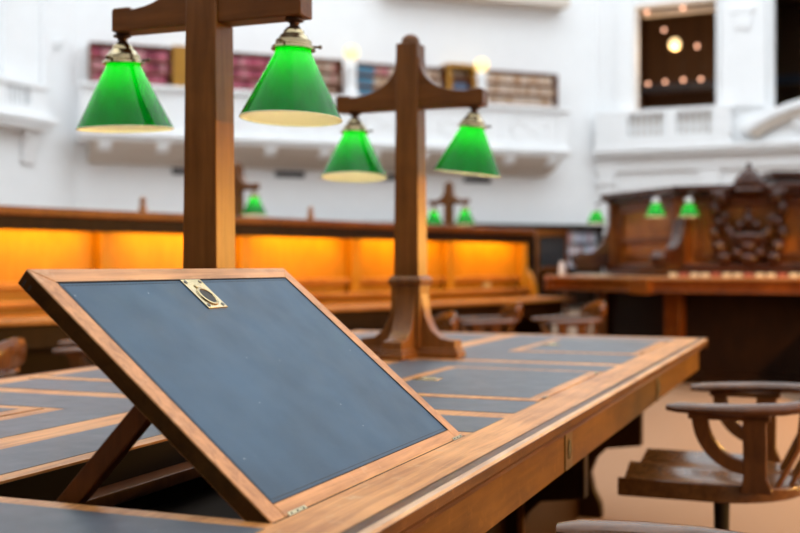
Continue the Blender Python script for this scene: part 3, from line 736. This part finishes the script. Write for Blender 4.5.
for i in range(8):
    a_ = da + i * math.pi / 4
    def TV(x, y, z, a_=a_): return (x * math.cos(a_) - y * math.sin(a_), x * math.sin(a_) + y * math.cos(a_), z)
    MB(TV).box(1.56, 1.67, -.07, .07, 1.12, 1.76).build('pilaster', 'rich', ds, bevel=.008)
    sc1 = [(1.66, 1.60), (1.70, 1.45), (1.76, 1.30), (1.86, 1.20), (1.96, 1.17)]
    for k in range(12):
        q = -90 + k * 22; rr = .075 - .003 * k
        sc1.append((1.99 + rr * math.cos(R(q)) * -1 + .0, 1.17 + rr * math.sin(R(q)) + .075))
    out = [(1.66, 1.60), (1.69, 1.46), (1.75, 1.33), (1.84, 1.25), (1.92, 1.235), (1.97, 1.25), (2.03, 1.23), (2.06, 1.18), (2.05, 1.12), (2.0, 1.07), (1.90, 1.05), (1.80, 1.06), (1.66, 1.12)]
    m = MB(TV); m.prism(out, -.06, .06, 'y'); m.tube([(1.985, -.075, 1.165), (1.985, .075, 1.165)], .06, n=16)
    m.build('scroll_bracket', 'carve', ds, bevel=.008)
    MB(TV).box(1.70, 1.80, -.09, .09, .0, .86).build('leg', 'rich', ds, bevel=.01)
    MB(TV).box(2.16, 2.34, -.10, .10, .845, .975).build('corner_block', 'rich', ds)
    # face panels
    b_ = a_ + math.pi / 8; ap = 1.60 * math.cos(math.pi / 8)
    def TF(x, y, z, b_=b_, ap=ap): return ((ap + x) * math.cos(b_) - y * math.sin(b_), (ap + x) * math.sin(b_) + y * math.cos(b_), z)
    m = MB(TF)
    for z0, z1 in ((1.16, 1.22), (1.34, 1.39), (1.66, 1.74)) if i % 2 else ((1.16, 1.22), (1.66, 1.74)): m.box(-.01, .03, -.5, .5, z0, z1)
    m.box(-.01, .03, -.5, -.44, 1.16, 1.74); m.box(-.01, .03, .44, .5, 1.16, 1.74)
    m.build('panel_frame', 'rich', ds, bevel=.006)
# core block rising behind (right edge)
MB().box(-.10, 1.2, -.55, .6, 1.7, 1.98).box(-.16, 1.26, -.61, .66, 1.98, 2.05).build('raised_core', 'carve', ds, bevel=.01)
# carved crest on the face towards the camera
fa = da + math.pi / 8; ap = 1.60 * math.cos(math.pi / 8) + .04
crest = MB(lambda x, y, z: ((ap + x) * math.cos(fa) - y * math.sin(fa), (ap + x) * math.sin(fa) + y * math.cos(fa), z))
zc = 1.50
crest.prism([(-.17, zc - .10), (.17, zc - .10), (.15, zc - .22), (0, zc - .32), (-.15, zc - .22)], 0, .06, 'x')
ringp = [(.08, .21 * math.cos(R(q)), zc + .04 + .21 * math.sin(R(q))) for q in range(165, 376, 12)]
crest.tube(ringp, [.042 + .01 * math.sin(i * 1.7) for i in range(len(ringp))], n=8, up=(1, 0, 0))
for sx in (-1, 1):
    for yy, zz, ry, rz_ in ((.25, .24, .085, .09), (.19, .31, .05, .05), (.31, .27, .04, .06), (.30, .12, .05, .09), (.26, .0, .05, .06), (.30, -.10, .05, .08), (.26, -.22, .07, .07), (.22, -.32, .08, .06)):
        crest.ball((.07, sx * yy, zc + zz), (.08, ry, rz_), 10, 7)
crest.ball((.05, 0, zc + .36), (.11, .14, .12), 16, 10); crest.ball((.06, 0, zc + .42), (.09, .10, .075), 14, 8); crest.ball((.05, 0, zc + .30), (.12, .155, .045), 16, 8)
crest.lathe([(.04, zc + .47), (.05, zc + .49), (.02, zc + .51), (.03, zc + .535), (.004, zc + .56)], (.05, 0, 0), 10)
for yy, zz, ry, r_ in ((0, .10, .035, .05), (0, .02, .06, .08), (-.07, -.03, .05, .06), (.07, -.03, .05, .06), (0, -.13, .16, .06), (0, -.22, .08, .06), (-.1, -.28, .06, .05), (.1, -.28, .06, .05), (0, -.33, .09, .06)):
    crest.ball((.08, yy, zc + zz), (.07, ry, r_), 10, 7)
crest.build('carved_crest', 'carve', ds, label='dark carved crest with a domed top')
# lamps hanging in front of the screen
def desk_lamp(x, y, z, label, power=2.0):
    t = thing('hanging_lamp', label, 'lamp', (x, y, z), 0, 'green lamps on the staff desk')
    d_ = (Vector((x, y)) - DC); L_ = d_.length; back = -(L_ - 1.5) * d_.normalized()
    MB().tube([(back.x * .8, back.y * .8, .20), (back.x * .3, back.y * .3, .235), (0, 0, .20), (0, 0, .165)], .012, n=8).build('bracket_arm', 'bronze', t)
    MB().lathe([(.02, .175), (.035, .165), (.04, .13), (.035, .12)], n=14).build('brass_fitter', 'mug', t, label='pale cap')
    sm = MB().lathe([(.036, .125), (.05, .10), (.10, 0)], n=20, cap=False); sm.f = [tuple(reversed(f)) for f in sm.f]
    sm.build('lamp_shade', 'shade', t, open=True, label='green glass shade')
    MB().ball((0, 0, .06), .02, 8, 6).build('bulb', 'bulb', t)
    lp = bpy.data.lights.new('bulb_light', 'POINT'); lp.energy = power; lp.color = (1, .80, .45); lp.shadow_soft_size = .025
    lo = bpy.data.objects.new('bulb_light', lp); C.objects.link(lo); lo.parent = t; lo.location = (0, 0, .05)
desk_lamp(2.36, 10.15, 1.555, 'green lamp on the staff desk just left of the screen corner, middle of three', .32)
desk_lamp(2.68, 10.20, 1.56, 'green lamp on the staff desk nearest the carved crest, right of the screen corner', .32)
desk_lamp(2.06, 11.55, 1.55, 'green lamp at the far left corner of the staff desk', .3)
# row of cream and red boxes on the counter, and other small things
e1 = Vector((math.cos(fa + math.pi / 2), math.sin(fa + math.pi / 2))); e0 = Vector((math.cos(fa), math.sin(fa)))
for k in range(14):
    o = MB().box(-.035, .035, -.03, .03, 0, .035).build('card_box', 'redcard' if k % 3 == 1 else 'cream', bevel=.004)
    p = DC + e0 * 1.95 + e1 * (-.62 + k * .095)
    o.location = (p.x, p.y, 1.0); o.rotation_euler = (0, 0, fa + math.pi / 2)
    tag(o, 'small %s box in the row along the staff desk counter' % ('red' if k % 3 == 1 else 'cream'), 'box', 'small %s boxes along the counter' % ('red' if k % 3 == 1 else 'cream'))
# left-side counter papers and cup
t = tag(MB().box(-.18, .18, -.12, .12, 0, .012).box(-.15, .17, -.1, .11, .012, .022).build('paper_stack', 'paper'), 'pale papers lying on the left side of the staff desk counter', 'papers')
t.location = (1.93, 11.05, 1.0); t.rotation_euler = (0, 0, R(110))
t = tag(MB().lathe([(.03, 0), (.032, .10), (.022, .12), (.02, .15)], n=14).build('cup', 'mug'), 'small white cup at the left end of the staff desk counter', 'cup')
t.location = (1.70, 11.55, 1.0)

# ================================================================ wooden swivel chairs
def make_chair(label, lo=0):
    t = thing('swivel_chair', label, 'chair', group='wooden swivel armchairs')
    # saddle seat
    nx, ny = 24, 12; top = []; bot = []
    def bk(x): return -.02 + .27 * math.sqrt(max(0, 1 - (x / .285) ** 2)) if abs(x) < .285 else -.02
    for i in range(nx + 1):
        x = -.28 + .56 * i / nx
        for j in range(ny + 1):
            y0 = -.272 - .012 * math.cos(x / .28 * math.pi / 2); y1 = bk(x); y = y0 + (y1 - y0) * j / ny
            fr = max(0, 1 - (y + .25) / .38); e = abs(x) / .28
            dip = .030 * (math.sin(min(1, e * 1.02) * math.pi) ** 1.2) * (.45 + .55 * fr) + .012 * (1 - fr) * (1 - e * e)
            top.append((x, y, .475 - dip)); bot.append((x, y, .420))
    n = (nx + 1) * (ny + 1); fs = []
    I = lambda i, j: i * (ny + 1) + j
    for i in range(nx):
        for j in range(ny):
            fs.append((I(i, j), I(i + 1, j), I(i + 1, j + 1), I(i, j + 1))); fs.append((n + I(i, j), n + I(i, j + 1), n + I(i + 1, j + 1), n + I(i + 1, j)))
    for i in range(nx):
        fs.append((I(i, 0), n + I(i, 0), n + I(i + 1, 0), I(i + 1, 0))); fs.append((I(i, ny), I(i + 1, ny), n + I(i + 1, ny), n + I(i, ny)))
    for j in range(ny):
        fs.append((I(0, j), I(0, j + 1), n + I(0, j + 1), n + I(0, j))); fs.append((I(nx, j), n + I(nx, j), n + I(nx, j + 1), I(nx, j + 1)))
    MB().add(top + bot, fs).build('seat', 'seat', t, bevel=.004)
    # bowed arm rail
    path = [(-.275, -.125, .688), (-.285, -.09, .690), (-.305, .0, .692), (-.315, .09, .694), (-.29, .19, .698), (-.22, .265, .704), (-.11, .305, .708), (0, .315, .71)]
    path = path + [(-x, y, z) for x, y, z in path[-2::-1]]
    wd = [.020, .034, .036, .029, .028, .028, .028, .028]; wd = wd + wd[-2::-1]
    hd = [.010, .015, .017, .018, .018, .018, .02, .02]; hd = hd + hd[-2::-1]
    MB().tube(path, wd, hd, n=12).build('arm_rail', 'chair', t)
    # crest above the back of the rail
    cp = [(-.25, .275, .755), (-.17, .325, .775), (0, .35, .785), (.17, .325, .775), (.25, .275, .755)]
    m = MB(); m.tube(cp, .014, [.03, .05, .055, .05, .03], n=10)
    m.build('backrest', 'chair', t)
    # carved arm supports
    for sx in (-1, 1):
        m = MB(lambda x, y, z, sx=sx: (sx * (.268 + x + (z - .44) * .13), y, z))
        m.prism([(.075, .455), (.165, .455), (.148, .50), (.148, .655), (.158, .678), (.085, .678), (.085, .50)], -.017, .017, 'x')
        k = []
        for i in range(11):
            q = i / 10 * math.pi / 2; k.append((.100 - .155 * math.cos(q), .672 - .165 * math.sin(q)))
        for i in range(10, -1, -1):
            q = i / 10 * math.pi / 2; k.append((.100 - .110 * math.cos(q), .672 - .125 * math.sin(q)))
        m.prism(k, -.015, .015, 'x')
        m.prism([(-.065, .662), (.16, .662), (.16, .682), (-.065, .682)], -.017, .017, 'x')
        m.build('arm_support', 'chair', t, bevel=.003)
    for k in range(5):
        an = (k - 2) * .33; x = .30 * math.sin(an); y = .02 + .27 * math.cos(an)
        MB().tube([(x * .88, -.02 + .24 * math.cos(an), .45), (x, y, .58), (x * 1.0, y + .01, .70), (x, y + .015, .77)], [.019, .024, .022, .020], .008, n=8).build('back_slat', 'chair', t)
    # iron pedestal
    MB().lathe([(.05, .42), (.05, .40), (.025, .38), (.022, .22), (.04, .20), (.045, .12), (.03, .08)], n=16).box(-.14, .14, -.03, .03, .398, .419).tube([(-.10, -.16, .405), (-.10, -.13, .365), (-.10, .1, .40)], .012, n=6).build('pedestal', 'iron', t)
    for k in range(4):
        an = k * math.pi / 2 + .78; ca, sa = math.cos(an), math.sin(an)
        MB().tube([(.02 * ca, .02 * sa, .17), (.12 * ca, .12 * sa, .15), (.22 * ca, .22 * sa, .08), (.30 * ca, .30 * sa, .02)], [.024, .024, .02, .018], n=8).build('leg', 'iron', t)
    return t
ch = make_chair('wooden swivel armchair pulled up at the right of the table, seat and arms in view')
def place(o, x, y, rot, label=None):
    o.location = (x, y, 0); o.rotation_euler = (0, 0, rot)
    if label: o['label'] = label
place(ch, 1.0, 3.42, TA - R(90))
c2 = copy_tree(ch); place(c2, .20, 1.425, TA - R(102), 'wooden armchair at the bottom edge, only one rounded arm tip showing')
for o_ in list(c2.children):
    if o_.name.startswith('backrest') or o_.name.startswith('back_slat'): bpy.data.objects.remove(o_)
for (x, y, r_, lb) in ((.54, 8.15, R(-84), 'wooden armchair at the lit desk, left one of the pair beyond the table end'),
                       (1.17, 8.25, R(-84), 'wooden armchair at the lit desk, right one of the pair beyond the table end'),
                       (-.03, 6.35, R(-80), 'wooden armchair at the lit desk, just left of the middle lamp post foot'),
                       (-1.62, 5.6, R(-75), 'wooden armchair at the lit desk, under the raised corner of the lid')):
    c = copy_tree(ch); place(c, x, y, r_, lb)
c = copy_tree(ch); place(c, -1.76, 4.02, R(-88), 'wooden armchair at the extreme left edge, only its curved back showing')
